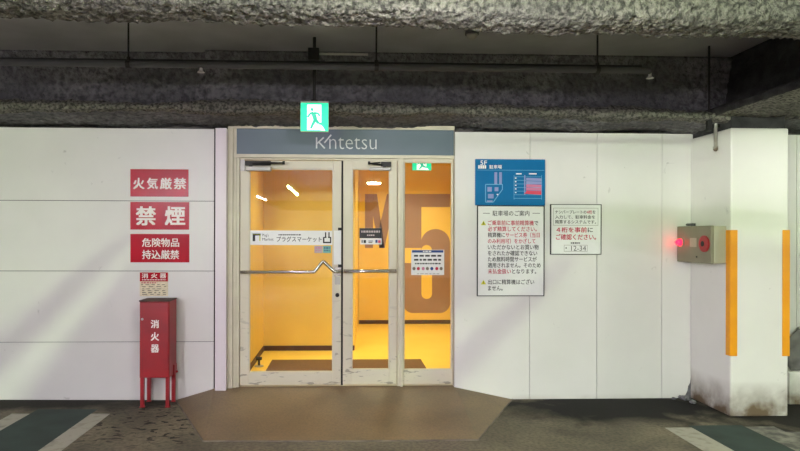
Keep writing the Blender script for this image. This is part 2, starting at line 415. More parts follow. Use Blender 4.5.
# girder over the pillar, running in depth
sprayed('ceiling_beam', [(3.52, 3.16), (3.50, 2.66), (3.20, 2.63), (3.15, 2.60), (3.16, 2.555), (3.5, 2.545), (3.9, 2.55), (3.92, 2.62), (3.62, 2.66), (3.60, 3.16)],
        -5.0, 0.14, 0.03, 0.028, 0.022, 14, 'sprayed girder over the white pillar, shade painted black into its web',
        ('shadedspray', 'spray'), [0, 0, 0, 0, 1, 1, 1, 0, 0], axis='y')
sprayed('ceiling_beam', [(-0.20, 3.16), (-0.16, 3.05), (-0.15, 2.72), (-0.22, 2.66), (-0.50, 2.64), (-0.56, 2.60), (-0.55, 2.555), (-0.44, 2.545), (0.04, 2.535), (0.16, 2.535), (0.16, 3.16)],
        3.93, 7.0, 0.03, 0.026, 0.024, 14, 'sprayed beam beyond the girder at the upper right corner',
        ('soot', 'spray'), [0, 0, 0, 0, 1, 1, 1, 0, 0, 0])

hd = MB(); hd.box(-9, 9, 0.13, 0.16, 2.3, 2.6); struct(hd, 'wall_head', 'groove')
# ------------------------------------------------------------------ ramp
Yd = 0.06                                     # plane of the door leaves
zs = at(345, 385.5, Yd).z
A_l = at(176, 401, 0).x; A_r = at(512, 397.5, 0).x
def floor_pt(px, py):
    d = RGT * ((px - CX) / F) + UPV * ((CY - py) / F) + FWD; t = -CAM.z / d.z; t = -CAM.z / (d.z + 0.009 * d.x) if d.x < 0 else t; return CAM + d * t
Fl, Fr = floor_pt(203, 442), floor_pt(478, 440)
yf = (Fl.y + Fr.y) / 2
Cl, Cr = xl + 0.0, xr + 0.01
rp = MB()
v = [(A_l, 0.0, fz(A_l) + 0.001), (Fl.x, yf, fz(Fl.x) + 0.004), (Fr.x, yf, 0.004), (A_r, 0.0, 0.0), (Cr, 0.0, zs - 0.008), (Cl, 0.0, zs - 0.008), (Cl, 0.18, zs - 0.004), (Cr, 0.18, zs - 0.004),
     (A_l, 0.0, -0.02), (Fl.x, yf, -0.02), (Fr.x, yf, -0.02), (A_r, 0.0, -0.02), (Cr, 0.18, -0.02), (Cl, 0.18, -0.02)]
rp.add(v, [(1, 2, 4, 5), (0, 1, 5), (2, 3, 4), (5, 4, 7, 6)])
rp.add([v[i] for i in (0, 1, 2, 3, 8, 9, 10, 11)], [(0, 4, 5, 1), (1, 5, 6, 2), (2, 6, 7, 3)])
ramp = struct(rp, 'ramp_floor', 'ramp', 'low brown concrete ramp with flared sides in front of the glass doors')
ke = MB()
ke.tube([(A_l, -0.01, fz(A_l) + 0.002), (Fl.x, yf, fz(Fl.x) + 0.003), (0, yf, 0.003), (Fr.x, yf, 0.003), (A_r, -0.01, 0.002)], 0.006, 6)
struct(ke, 'trim_1', 'rampseam', 'thin raised seam around the foot of the ramp')

# ------------------------------------------------------------------ painted floor lines
def stripe(name, x0, x1, y0, y1, m, label, z=0.003, wig=0.0, skew=0.0):
    mb = MB(); n = max(1, int(abs(y1 - y0) / 0.1))
    a, b_ = fz(x0), fz(x1)
    mb.add([(x0, y0, a + z), (x1, y0, b_ + z), (x1, y1, b_ + z), (x0, y1, a + z), (x0, y0, a - 0.002), (x1, y0, b_ - 0.002), (x1, y1, b_ - 0.002), (x0, y1, a - 0.002)],
           [(0, 1, 2, 3), (4, 7, 6, 5), (0, 4, 5, 1), (1, 5, 6, 2), (2, 6, 7, 3), (3, 7, 4, 0)])
    return tag(mb.build(name, m), label, None, None, 'structure')
p = [floor_pt(91, 414), floor_pt(110, 414), floor_pt(12, 414), floor_pt(30, 414), floor_pt(665, 428), floor_pt(692, 428), floor_pt(745, 427), floor_pt(772, 426)]
stripe('floor_line', p[2].x, p[3].x, -3.2, p[2].y, 'whitepaint', 'white painted floor line at the left edge of the photo')
stripe('floor_line', p[0].x, p[1].x, -3.2, p[0].y, 'whitepaint', 'white painted floor line left of the red cabinet')
stripe('floor_marking', p[3].x, p[0].x, -3.2, -0.30, 'greenpaint', 'dark green painted floor band between the two left white lines', 0.002)
stripe('floor_line', p[4].x, p[5].x, -3.2, p[4].y, 'whitepaint', 'white painted floor line in front of the right wall and pillar')
stripe('floor_line', p[6].x, p[7].x, -3.2, p[6].y, 'wornpaint', 'worn white painted floor line under the pillar front')
stripe('floor_marking', p[5].x, p[6].x, -3.2, p[4].y + 0.05, 'greenpaint', 'dark green painted floor band in front of the pillar', 0.002)
stripe('floor_line', p[7].x, p[7].x + 2.0, p[6].y - 0.28, p[6].y - 0.13, 'wornpaint', 'rubbed white painted line running sideways at the right edge', 0.0025)

# ------------------------------------------------------------------ door surround
tr_ = MB()
x0, x1, z0, z1 = rect(215, 128, 226.3, 393.5, -0.05)
pz = z1
tr_.box(x0, x1, -0.05, 0.10, 0.0, TOP + 0.0)
struct(tr_, 'wall_post', 'post', 'white upright post beside the left glass door', bevel=0.004)
fx0 = at(239.5, 270, Yd).x; fx1 = at(453.3, 270, Yd).x
ztop = at(345, 128.5, Yd).z; zb0 = at(345, 155.2, Yd).z; zb1 = at(345, 158.5, Yd).z
fm = MB()
fm.box(x1, x1 + 0.045, 0.01, 0.12, 0.0, ztop + 0.01)                    # stepped jamb
fm.box(x1 + 0.045, x1 + 0.075, 0.035, 0.12, 0.0, ztop + 0.01)
fm.box(x1 + 0.075, fx0, 0.045, 0.16, 0.0, ztop + 0.01)
fm.box(fx1, xr - 0.001, 0.03, 0.16, 0.0, ztop + 0.01)                 # right jamb
fm.box(x1 + 0.05, xr - 0.001, 0.025, 0.16, zb1, zb0)                    # rail under the sign band
fm.box(x1 + 0.045, xr - 0.001, 0.02, 0.16, ztop - 0.012, ztop + 0.025)  # rail above it
px0, px1 = at(397.5, 270, Yd).x, at(402.8, 270, Yd).x
fm.box(px0, px0 + 0.028, 0.05, 0.15, zs - 0.02, zb1)                  # post between door and fixed pane
fm.box(px0 + 0.028, px1, 0.03, 0.15, zs - 0.03, zb1)
fm.box(x1 + 0.07, xr - 0.001, 0.07, 0.16, zs - 0.05, zs - 0.003)        # sill
fm.box(fx0, px0, 0.07, 0.15, at(345, 160.2, Yd).z, zb1)               # head of the door opening
struct(fm, 'door_frame', 'frame', 'beige metal frame around the glass doors', bevel=0.003)
# sign band
hb = empty('shop_sign', ((fx0 + fx1) / 2, 0.04, zb0), 'long grey blue sign band with pale thin lettering above the glass doors', 'sign')
pm = MB(); pm.box(x1 + 0.075, fx1 - 0.003, 0.04, 0.15, zb0 + 0.001, ztop - 0.013); pm.build('sign_panel', 'header', hb)
lt = MB(); YL = 0.036
def P2(px, py, Y): q = at(px, py, Y); return (q.x, q.z)
for a_, b_ in (((316.6, 137.4), (316.6, 148.4)), ((317.0, 143.6), (323.8, 137.4)), ((319.0, 142.2), (324.8, 148.4)), ((324.4, 142.8), (331.2, 134.8))):
    lt.stroke(P2(*a_, YL), P2(*b_, YL), 0.013, YL - 0.003, YL + 0.004)
write(lt, [('ntetsu', 0)], (329.3, 137.6, 376.6, 149.2), YL - 0.002, -0.013)
lt.build('lettering', 'logo', hb)

# ------------------------------------------------------------------ door leaves
def leaf(name, label, ox0, ox1, gx0, gx1, oy0, oy1, gy0, gy1, kind='structure', th=0.045, m='leaf'):
    """a framed pane: outer pixel box (o..) and glass pixel box (g..) on the door plane"""
    a0, a1 = at(ox0, 270, Yd).x, at(ox1, 270, Yd).x; b0, b1 = at(gx0, 270, Yd).x, at(gx1, 270, Yd).x
    mid = (ox0 + ox1) / 2
    tz, bz = at(mid, oy0, Yd).z, at(mid, oy1, Yd).z; gt, gb = at(mid, gy0, Yd).z, at(mid, gy1, Yd).z
    e = empty(name, ((a0 + a1) / 2, Yd + th / 2, bz), label, None, None, kind)
    mb = MB()
    mb.box(a0, b0, Yd, Yd + th, bz, tz); mb.box(b1, a1, Yd, Yd + th, bz, tz)
    mb.box(b0, b1, Yd, Yd + th, gt, tz); mb.box(b0, b1, Yd, Yd + th, bz, gb)
    mb.build('leaf_frame' if name.startswith('door') else 'pane_frame', m, e, bevel=0.003)
    bd = MB()
    for (u0, u1, w0, w1) in ((b0, b0 + 0.008, gb, gt), (b1 - 0.008, b1, gb, gt), (b0 + 0.008, b1 - 0.008, gt - 0.008, gt), (b0 + 0.008, b1 - 0.008, gb, gb + 0.008)):
        bd.box(u0, u1, Yd + 0.008, Yd + th - 0.006, w0, w1)
    bd.build('glazing_bead', 'frame', e)
    g = MB(); yy = Yd + 0.02
    g.add([(b0 + .006, yy, gb + .006), (b1 - .006, yy, gb + .006), (b1 - .006, yy, gt - .006), (b0 + .006, yy, gt - .006)], [(0, 1, 2, 3)])
    g.build('glass_pane', 'glass', e)
    return e
d1 = leaf('door_1', 'wide glass door leaf with a zigzag push bar', 240, 341.2, 249, 333, 160.6, 384.9, 168.6, 372.6)
d2 = leaf('door_2', 'narrow glass door leaf with a straight chrome push bar', 343, 397, 352, 389.6, 160.6, 384.4, 168.8, 370)
w1_ = leaf('window_1', 'fixed glass pane beside the narrow door, a notice on it', 403, 453, 404, 452, 158.8, 384.2, 162, 370, th=0.04)
mb = MB(); ga, gb_ = at(340.9, 270, Yd).x, at(343.3, 270, Yd).x; mb.box(ga, gb_, Yd + 0.02, Yd + 0.04, zs, at(342, 160.6, Yd).z); mb.build('blackout_strip', 'rubber', d1)  # dark strip added behind the leaf gap to stop light leaking through
# push bars
Yb = Yd - 0.055
def V3(px, py, Y): return tuple(at(px, py, Y))
pb = MB(); pb.tube([V3(240.5, 272.2, Yb), V3(313.6, 272.0, Yb), V3(314.6, 271.6, Yb), V3(322.2, 262.0, Yb), V3(323.2, 261.5, Yb), V3(324.2, 262.0, Yb), V3(334.0, 271.4, Yb), V3(335, 271.8, Yb), V3(341.0, 271.8, Yb)], 0.0155, 12)
for x in (243.5, 338.5): pb.tube([V3(x, 272, Yb), V3(x, 272, Yd + 0.004)], 0.011, 10)
pbo = pb.build('push_bar', 'steel', d1, smooth=True); pbo['label'] = 'steel push bar with a zigzag near its right end'
pb = MB(); pb.tube([V3(343.6, 271.2, Yb), V3(396.4, 271.0, Yb)], 0.0165, 12)
for x in (347.5, 392.5): pb.tube([V3(x, 271.1, Yb), V3(x, 271.1, Yd + 0.004)], 0.011, 10)
pb.build('push_bar', 'steel', d2, smooth=True)['label'] = 'straight chrome push bar'
# lock furniture on the wide leaf
lp = MB(); x0, x1, z0, z1 = rect(334.2, 267.2, 341, 276, Yd); lp.box(x0, x1, Yd - 0.012, Yd, z0, z1)
lp.tube([((x0 + x1) / 2, Yd - 0.02, (z0 + z1) / 2), ((x0 + x1) / 2, Yd - 0.01, (z0 + z1) / 2)], 0.016, 14)
lp.build('lock_plate', 'steel', d1, bevel=0.002)
x0, x1, z0, z1 = rect(335, 276.5, 340.2, 284.5, Yd); lp = MB(); lp.box(x0, x1, Yd - 0.004, Yd, z0, z1); lp.build('key_plate', 'silver', d1)
c = at(337.4, 295, Yd); kb = MB(); kb.tube([(c.x, Yd + 0.002, c.z), (c.x, Yd - 0.01, c.z), (c.x, Yd - 0.016, c.z), (c.x, Yd - 0.026, c.z)], [0.019, 0.019, 0.013, 0.012], 16); kb.build('lock_cylinder', 'darkmetal', d1)
for y in (229, 265.8):
    x0, x1, z0, z1 = rect(338, y - 1.4, 342, y + 1.4, Yd); hb_ = MB(); hb_.box(x0, x1, Yd - 0.006, Yd, z0, z1); hb_.build('latch_guard', 'darkmetal', d1)
# closers
def closer(parent, bx0, bx1, by0, by1, ax, ay, brx0, brx1, lab):
    x0, x1, z0, z1 = rect(bx0, by0, bx1, by1, Yd - 0.05)
    c = MB(); c.box(x0, x1, Yd - 0.055, Yd, z0, z1); o = c.build('door_closer', 'silver', parent, bevel=0.008); o['label'] = lab
    zm = z1
    a = MB(); q = at(ax, ay, Yd - 0.06); xs_ = x0 + (x1 - x0) * (0.2 if ax > bx1 else 0.7)
    a.box(xs_ - 0.014, xs_ + 0.014, Yd - 0.04, Yd - 0.012, zm, zm + 0.03)
    a.tube([(xs_, Yd - 0.026, zm + 0.022), (q.x, Yd - 0.09, q.z)], 0.008, 8)
    a.tube([(q.x, Yd - 0.09, q.z), (x0 + (x1 - x0) * 0.5, Yd - 0.02, q.z + 0.015)], 0.006, 8)
    a.tube([(q.x, Yd - 0.09, q.z - 0.012), (q.x, Yd - 0.09, q.z + 0.016)], 0.012, 10)
    a.build('closer_arm', 'darkmetal', o)
    bx0_, bx1_, z0_, z1_ = rect(brx0, by0 - 5, brx1, by0 - 0.6, Yd)
    b2 = MB(); b2.box(bx0_, bx1_, Yd - 0.03, Yd, z0_, z1_); b2.build('closer_bracket', 'darkmetal', o)
closer(d1, 245.2, 271, 166.2, 171, 284, 163.4, 245.5, 271, 'silver door closer with dark folded arm')
closer(d2, 369.6, 391, 167.2, 170.6, 369, 163.6, 381, 391, 'silver door closer with folded arm')
# hinge plate at the left top
x0, x1, z0, z1 = rect(240.4, 159.8, 245, 171, Yd); hp = MB(); hp.box(x0, x1, Yd - 0.01, Yd, z0, z1); hp.build('pivot_plate', 'silver', d1)

# ------------------------------------------------------------------ notices stuck on the glass
def card(name, box, Y, th, m, label, cat, group=None, bevel=0):
    x0, x1, z0, z1 = rect(*box, Y)
    e = empty(name, ((x0 + x1) / 2, Y + th, z0), label, cat, group)
    mb = MB(); mb.box(x0, x1, Y, Y + th, z0, z1); mb.build('panel', m, e, bevel=bevel)
    return e
def bars(mb, rows, Y, slot=0, w=None, gap=0.35, seed=1):
    """rows of tiny unreadable print: (px0, px1, py, height, nominal word length)"""
    rnd = random.Random(seed); mb.slot = slot
    for (a, b_, py, h, wl) in rows:
        x = a
        while x < b_ - 0.3:
            L = min(wl * rnd.uniform(0.6, 1.3), b_ - x); x0, x1, z0, z1 = rect(x, py - h / 2, x + L, py + h / 2, Y)
            mb.add([(x0, Y, z0), (x1, Y, z0), (x1, Y, z1), (x0, Y, z1)], [(0, 1, 2, 3)]); x += L + wl * gap
    mb.slot = 0
def quad(mb, px0, py0, px1, py1, Y, slot=0):
    x0, x1, z0, z1 = rect(px0, py0, px1, py1, Y); mb.slot = slot
    mb.add([(x0, Y, z0), (x1, Y, z0), (x1, Y, z1), (x0, Y, z1)], [(0, 1, 2, 3)]); mb.slot = 0
def pix_poly(mb, pts, Y, slot=0):
    mb.slot = slot; q = [P2(x, y, Y) for x, y in pts]; n = len(q)
    a = sum(q[i][0] * q[(i + 1) % n][1] - q[(i + 1) % n][0] * q[i][1] for i in range(n))
    if a < 0: q = q[::-1]
    mb.add([(x, Y, z) for x, z in q], [tuple(range(n))]); mb.slot = 0
YG = Yd + 0.016
e = card('market_banner', (249.9, 230.6, 332.4, 245.0), YG, 0.003, 'paper', 'long white banner with black writing stuck across the wide glass door', 'sign')
mb = MB(); Y = YG - 0.001
write(mb, [('プラグスマーケット', 0)], (276.6, 236.6, 321.6, 241.8), Y, 0.012)
mb.build('title_lettering', 'black', e); mb = MB()
write(mb, [("Plug's", 0)], (262.4, 233.6, 268.6, 237.4), Y, 0.0); write(mb, [('Market', 0)], (262.4, 237.8, 273.4, 240.6), Y, 0.0)
mb.build('small_lettering', 'black', e); mb = MB(); bars(mb, [(278.5, 301, 234.8, 1.2, 1.6)], Y); mb.build('small_lettering', 'black', e); mb = MB()
pix_poly(mb, [(252.6, 241.2), (252.6, 233.6), (260.6, 233.6), (260.6, 235.4), (255.2, 235.6), (255.2, 241.2)], Y)
quad(mb, 252.6, 233.6, 260.6, 234.6, Y, 1); quad(mb, 259.4, 235.4, 260.4, 241, Y, 1)
mb.build('emblem', ['black', 'yellowink'], e); mb = MB()
for q in ((323.0, 237.0, 324.4, 243.2), (330.0, 237.0, 331.2, 243.2), (324.4, 241.8, 330, 243.2), (324.4, 236.8, 326.5, 238), (328, 236.8, 330, 238), (325.0, 232.2, 326.2, 237), (328.4, 232.2, 329.6, 237)): quad(mb, *q, Y)
mb.build('plug_emblem', 'black', e)
e = card('service_sticker', (314.4, 245.8, 322.6, 253.0), YG, 0.002, 'greycard', 'small grey sticker hanging under the white banner', 'sticker')
mb = MB(); bars(mb, [(315.6, 321.6, 248.0, 1.2, 2), (315.6, 321, 250.6, 0.8, 2)], YG - 0.001); mb.build('lettering', 'rose', e)
e = card('service_sticker', (323.0, 245.8, 331.0, 253.0), YG, 0.002, 'teal', 'small teal sticker hanging under the white banner', 'sticker')
mb = MB(); bars(mb, [(324, 330, 248.0, 1.2, 2), (324, 329.6, 250.6, 0.8, 2)], YG - 0.001); mb.build('lettering', 'navy', e)
# blank white sticker on the lock stile
e = card('lock_notice', (333.8, 230.6, 341.0, 264.6), Yd - 0.0025, 0.0025, 'paper', 'narrow blank white strip stuck on the door edge above the lock', 'sticker')
# black sign on the narrow door
e = card('opening_notice', (359.4, 228.2, 381.6, 238.2), YG, 0.003, 'black', 'small black notice with grey print stuck on the narrow glass door', 'sign')
mb = MB(); bars(mb, [(361.2, 380, 231.6, 2.0, 2.0), (367, 374.4, 235.2, 1.4, 1.8)], YG - 0.001, 0, gap=0.3); mb.build('lettering', 'greycard', e)
e = card('payment_notice', (360.2, 238.3, 381.8, 244.4), YG, 0.003, 'paper', 'white strip of small marks stuck under the black notice', 'sign')
mb = MB(); Y = YG - 0.001
quad(mb, 361.6, 240, 362.6, 242.8, Y, 0); quad(mb, 363.6, 240.0, 366, 243, Y, 0); mb.build('print_mark', 'black', e)
mb = MB(); quad(mb, 368.4, 240.6, 373, 241.4, Y, 0); quad(mb, 368.4, 242, 372.4, 243, Y, 1); mb.build('print_mark', ['navy', 'greyink'], e)
mb = MB(); quad(mb, 375.4, 239.8, 377.6, 242.8, Y, 0); quad(mb, 378.0, 240.2, 380.6, 243.0, Y, 1); mb.build('print_mark', ['navy', 'hotred'], e)
# notice on the fixed pane
e = card('floor_guide_notice', (411.2, 249.8, 444.2, 275.0), YG, 0.003, 'paper', 'white notice with a navy band stuck on the fixed glass pane', 'sign')
mb = MB(); Y = YG - 0.001
quad(mb, 412, 250.2, 443.4, 252.6, Y, 0); mb.build('heading_band', 'navy', e); mb = MB()
bars(mb, [(423, 432, 251.4, 1.2, 2.2)], Y - 0.0004, 3)
bars(mb, [(414, 441.4, 255.8, 1.7, 4.0), (414, 441, 259.8, 1.7, 3.6), (415, 440.6, 263.6, 1.3, 2.2)], Y, 0, gap=0.32, seed=5)
bars(mb, [(417, 440, 273.8, 0.5, 3.0)], Y, 2)
mb.build('lettering', ['black', 'navy', 'greyink', 'paper'], e)
for x, mm in ((414, 'greyink'), (418.4, 'redink'), (423.2, 'rose'), (427.4, 'greyink'), (431.8, 'navy'), (436.8, 'redink'), (441.2, 'greyink')):
    mb = MB(); pix_poly(mb, [(x + 1.6 * math.cos(k * math.pi / 5), 268.6 + 1.7 * math.sin(k * math.pi / 5)) for k in range(10)], Y); mb.build('round_symbol', mm, e)

# ------------------------------------------------------------------ vestibule behind the doors
zf = zs - 0.01
Yn, Yk = 1.84, 4.06
xA = -0.985; xB0, xB1, xR = at(354.6, 330, Yn).x, at(358.4, 320, Yk).x, at(452.2, 300, Yk).x
fl2 = MB(); fl2.box(xA - 0.1, xR + 0.1, 0.17, Yk + 0.1, zf - 0.15, zf); struct(fl2, 'floor_vestibule', 'yellowfloor', 'glossy yellow floor behind the glass doors')
c2 = MB(); c2.box(xA - 0.1, xR + 0.1, 0.161, Yk + 0.1, 3.0, 3.1); struct(c2, 'ceiling_vestibule', 'inceil')
wl = MB(); wl.box(xA - 0.1, xA, 0.16, Yn, zf, 3.0); struct(wl, 'wall_vestibule_left', 'orange', 'orange side wall behind the wide glass door')
wn = MB(); wn.add([(x, y, z) for z in (zf, 3.0) for x, y in ((xA - 0.1, Yn), (xB0, Yn), (xB1, Yk + 0.1), (xA - 0.1, Yk + 0.1))], [(0, 1, 5, 4), (1, 2, 6, 5), (2, 3, 7, 6), (3, 0, 4, 7), (4, 5, 6, 7), (3, 2, 1, 0)])
struct(wn, 'wall_vestibule_near', 'orange', 'plain orange wall facing the wide glass door')
wk = MB(); wk.box(xB1, xR + 0.1, Yk, Yk + 0.1, zf, 3.0)
wall_b = struct(wk, 'wall_vestibule_back', 'orange', 'orange end wall with huge brown painted characters')
wr_ = MB(); wr_.box(xR, xR + 0.1, 0.16, Yk, zf, 3.0); struct(wr_, 'wall_vestibule_right', 'orange')
wf = MB(); wf.box(fx1 + 0.02, xR, 0.165, 0.2, zf, 3.0); wf.box(xA, fx1 + 0.02, 0.165, 0.2, ztop - 0.1, 3.0); struct(wf, 'wall_vestibule_front', 'orange')
bs = MB(); bh = 0.06
bs.box(xA, xA + 0.012, 0.2, Yn, zf, zf + bh); struct(bs, 'baseboard_left', 'base', 'dark brown skirting along the orange side wall')
bs = MB(); bs.box(xA, xB0 - 0.0, Yn - 0.012, Yn, zf, zf + bh); struct(bs, 'baseboard_near', 'base', 'dark brown skirting seen through the wide glass door')
bs = MB(); bs.box(xB1 + 0.01, xR, Yk - 0.012, Yk, zf, zf + bh); struct(bs, 'baseboard_back', 'base', 'dark brown skirting under the painted characters')
# painted characters
Yc = Yk - 0.004
def rounded(x0, y0, x1, y1, r, corners='abcd', n=6):
    """pixel box with some rounded corners: a top-left, b top-right, c bottom-right, d bottom-left"""
    out = []
    for k, (cx, cy, a0) in zip('abcd', ((x0 + r, y0 + r, 180), (x1 - r, y0 + r, 270), (x1 - r, y1 - r, 0), (x0 + r, y1 - r, 90))):
        if k in corners: out += [(cx + r * math.cos(math.radians(a0 + 90 * i / n)), cy + r * math.sin(math.radians(a0 + 90 * i / n))) for i in range(n + 1)]
        else: out.append({'a': (x0, y0), 'b': (x1, y0), 'c': (x1, y1), 'd': (x0, y1)}[k])
    return out
mb = MB()
for poly in ([(365, 194), (373, 194), (373, 248), (365, 248)], [(391, 194), (399, 194), (399, 248), (391, 248)],
             [(373, 194), (377, 194), (384.6, 248), (379.4, 248), (373, 216)], [(391, 194), (387, 194), (382, 216), (379.4, 226), (379.4, 248), (384.6, 248), (391, 216)]):
    mb.prism([P2(x, y, Yc) for x, y in poly], Yc, Yk + 0.001)
mb.build('painted_letter', 'brown', wall_b)['label'] = 'brown painted letter seen through the narrow door'
mb = MB()
def five(polys):
    for poly in polys: mb.prism([P2(x, y, Yc) for x, y in poly], Yc, Yk + 0.001)
slot_top = [(421.4 + 5.3 + 5.3 * math.cos(math.radians(180 + 180 * i / 10)), 250.3 + 5.3 * math.sin(math.radians(180 + 180 * i / 10))) for i in range(11)]
slot_bot = [(426.7 + 5.3 * math.cos(math.radians(180 * i / 10)), 293.7 + 5.3 * math.sin(math.radians(180 * i / 10))) for i in range(11)]
five([[(403, 194), (450, 194), (450, 207), (403, 207)], [(403, 207), (421.4, 207), (421.4, 248), (403, 248)]])
# bowl: right side, with round outer corners and the slot cut out
arc_top = [(435.5 + 14.5 * math.cos(math.radians(180 + 180 * i / 14)), 243 + 14.0 * math.sin(math.radians(180 + 180 * i / 14))) for i in range(15)]
five([[(421.4, 250.3), (421.4, 240)] + arc_top[1:8] + [(435.5, 250.3), (432.0, 250.3)] + slot_top[1:-1][::-1]])
five([arc_top[7:] + [(450, 250.3), (435.5, 250.3)]])
five([[(432, 250.3), (450, 250.3), (450, 293.7), (432, 293.7)]])
five([[(403, 263), (421.4, 263), (421.4, 293.7), (403, 293.7)]])
brc = [(440 + 10 * math.cos(math.radians(90 * i / 8)), 303 + 10 * math.sin(math.radians(90 * i / 8))) for i in range(9)]
blc = [(413 - 10 * math.sin(math.radians(90 * i / 8)), 303 + 10 * math.cos(math.radians(90 * i / 8))) for i in range(9)]
five([[(403, 293.7)] + slot_bot[::-1] + [(450, 293.7)] + brc + blc])
mb.build('painted_number', 'brown', wall_b)['label'] = 'brown painted figure five seen through the fixed pane'
# door mat
mt = MB(); mx0 = at(271.8, 359, 1.24).x; mx1 = at(421, 358, 1.24).x
mt.box(mx0, mx1, 0.30, 1.26, zf, zf + 0.008)
tag(mt.build('entrance_mat', 'mat', None, 0.003, origin=((mx0 + mx1) / 2, 0.75, zf)), 'brown floor mat on the yellow floor just inside the doors', 'mat')
# door stop on the floor
q = at(259, 362, 0.95); q.z = zf
ds = empty('door_stop', (q.x, 0.95, zf), 'small metal door stop on the yellow floor by the left skirting', 'door stop')
mb = MB(); mb.tube([(q.x, 0.95, zf), (q.x, 0.95, zf + 0.008), (q.x, 0.95, zf + 0.012)], [0.05, 0.05, 0.03], 16); mb.build('base', 'silver', ds)
mb = MB(); mb.tube([(q.x, 0.95, zf + 0.01), (q.x, 0.95, zf + 0.07), (q.x - 0.012, 0.95, zf + 0.09)], 0.012, 10); mb.build('stem', 'darkmetal', ds)
mb = MB(); mb.tube([(q.x - 0.03, 0.95, zf + 0.085), (q.x + 0.03, 0.95, zf + 0.085)], 0.018, 12); mb.build('buffer', 'rubber', ds)
# vestibule lamps: flush panels in the ceiling
for (lx, ly, k) in ((-0.35, 1.05, 0.8), (0.75, 1.2, 0.8), (1.0, 2.9, 1.9)):
    ce = empty('ceiling_light', (lx, ly, 3.0), 'square ceiling panel lamp inside the vestibule', 'lamp', 'lamps in the vestibule ceiling')
    mb = MB(); mb.box(lx - 0.2, lx + 0.2, ly - 0.2, ly + 0.2, 2.975, 3.0); mb.build('housing', 'silver', ce)
    ld = bpy.data.lights.new('vestibule_lamp', 'AREA'); ld.shape = 'SQUARE'; ld.size = 0.34; ld.energy = LAMP_IN * k; ld.color = (1.0, 1.0, 0.76); ld.spread = math.radians(82 if ly < 2 else 118)
    lo = bpy.data.objects.new('vestibule_lamp', ld); COL.objects.link(lo); lo.location = (0, 0, -0.03); lo.parent = ce

# ------------------------------------------------------------------ exit signs
def exit_sign(e, box, Y, th):
    x0, x1, z0, z1 = rect(*box, Y); W, H = x1 - x0, z1 - z0
    mb = MB(); mb.box(x0, x1, Y, Y + th, z0, z1); mb.box(x0, x1, Y - 0.004, Y + th, z1 - H * 0.05, z1); mb.build('housing', 'silver', e, bevel=0.003)
    mb = MB(); f = Y - 0.002; zt = z1 - H * 0.065
    mb.box(x0 + W * 0.01, x1 - W * 0.01, f, Y, z0 + H * 0.01, zt); mb.build('lit_face', 'exitgreen', e)
    U = lambda u, v_: (x0 + u * W, z0 + v_ * H)
    mb = MB(); mb.prism([U(.24, .05), U(.74, .05), U(.74, .88), U(.24, .88)], f - 0.001, f)
    mb.prism([U(.70, .05), U(.88, .02), U(.80, .16), U(.70, .22)], f - 0.001, f); mb.build('doorway_symbol', 'exitwhite', e)
    mb = MB(); g = f - 0.002; t = W * 0.095
    hc = U(.41, .72); mb.prism([(hc[0] + W * .06 * math.cos(k * math.pi / 6), hc[1] + W * .06 * math.sin(k * math.pi / 6)) for k in range(12)], g, g + 0.001)
    for a, b_, k in (((.45, .62), (.53, .40), 1.6), ((.46, .62), (.33, .58), .8), ((.33, .58), (.27, .46), .75), ((.48, .60), (.62, .60), .8), ((.62, .60), (.69, .50), .75),
                     ((.53, .40), (.44, .24), 1.1), ((.44, .24), (.37, .10), .9), ((.53, .40), (.64, .27), 1.1), ((.64, .27), (.78, .24), .9)):
        mb.stroke(U(*a), U(*b_), t * k, g, g + 0.001)
    mb.build('running_figure', 'exitman', e)
Yx = -0.66
pt = at(314.2, 101, Yx)
ex = empty('exit_sign', (pt.x, Yx + 0.02, pt.z), 'lit green exit sign hanging on a black rod above the doors', 'exit sign')
exit_sign(ex, (300.4, 101, 328.6, 131.6), Yx, 0.04)
mb = MB(); mb.tube([(pt.x, Yx + 0.02, pt.z - 0.005), (pt.x, Yx + 0.02, 3.14)], 0.014, 10); mb.tube([(pt.x, Yx + 0.02, pt.z), (pt.x, Yx + 0.02, pt.z + 0.012)], 0.03, 12); mb.build('hanger_rod', 'darkmetal', ex)
jz0, jz1 = at(314, 60.5, Yx).z, at(314, 48.5, Yx).z
mb = MB(); mb.box(pt.x - 0.05, pt.x + 0.04, Yx - 0.03, Yx + 0.07, jz0, jz1); mb.build('junction_box', 'darkmetal', ex, bevel=0.006)
cx_ = at(368, 53, Yx).x
mb = MB(); mb.tube([(pt.x + 0.02, Yx + 0.02, (jz0 + jz1) / 2 + 0.012), (cx_, Yx + 0.02, (jz0 + jz1) / 2 + 0.012)], 0.010, 8); o = mb.build('cable_conduit', 'silver', ex); o['label'] = 'thin grey conduit running along the slab'
pt = at(421.6, 161, 0.9)
ex2 = empty('exit_sign', (pt.x, 0.92, pt.z), 'lit green exit sign seen inside through the top of the fixed pane', 'exit sign')
q0 = at(412.2, 160.2, 0.9); q1 = at(431.4, 170.4, 0.9)
exit_sign(ex2, (412.2, 158.0, 431.4, 170.4), 0.9, 0.04)
mb = MB(); mb.tube([(pt.x, 0.92, pt.z), (pt.x, 0.92, 3.0)], 0.012, 8); mb.build('hanger_rod', 'darkmetal', ex2)

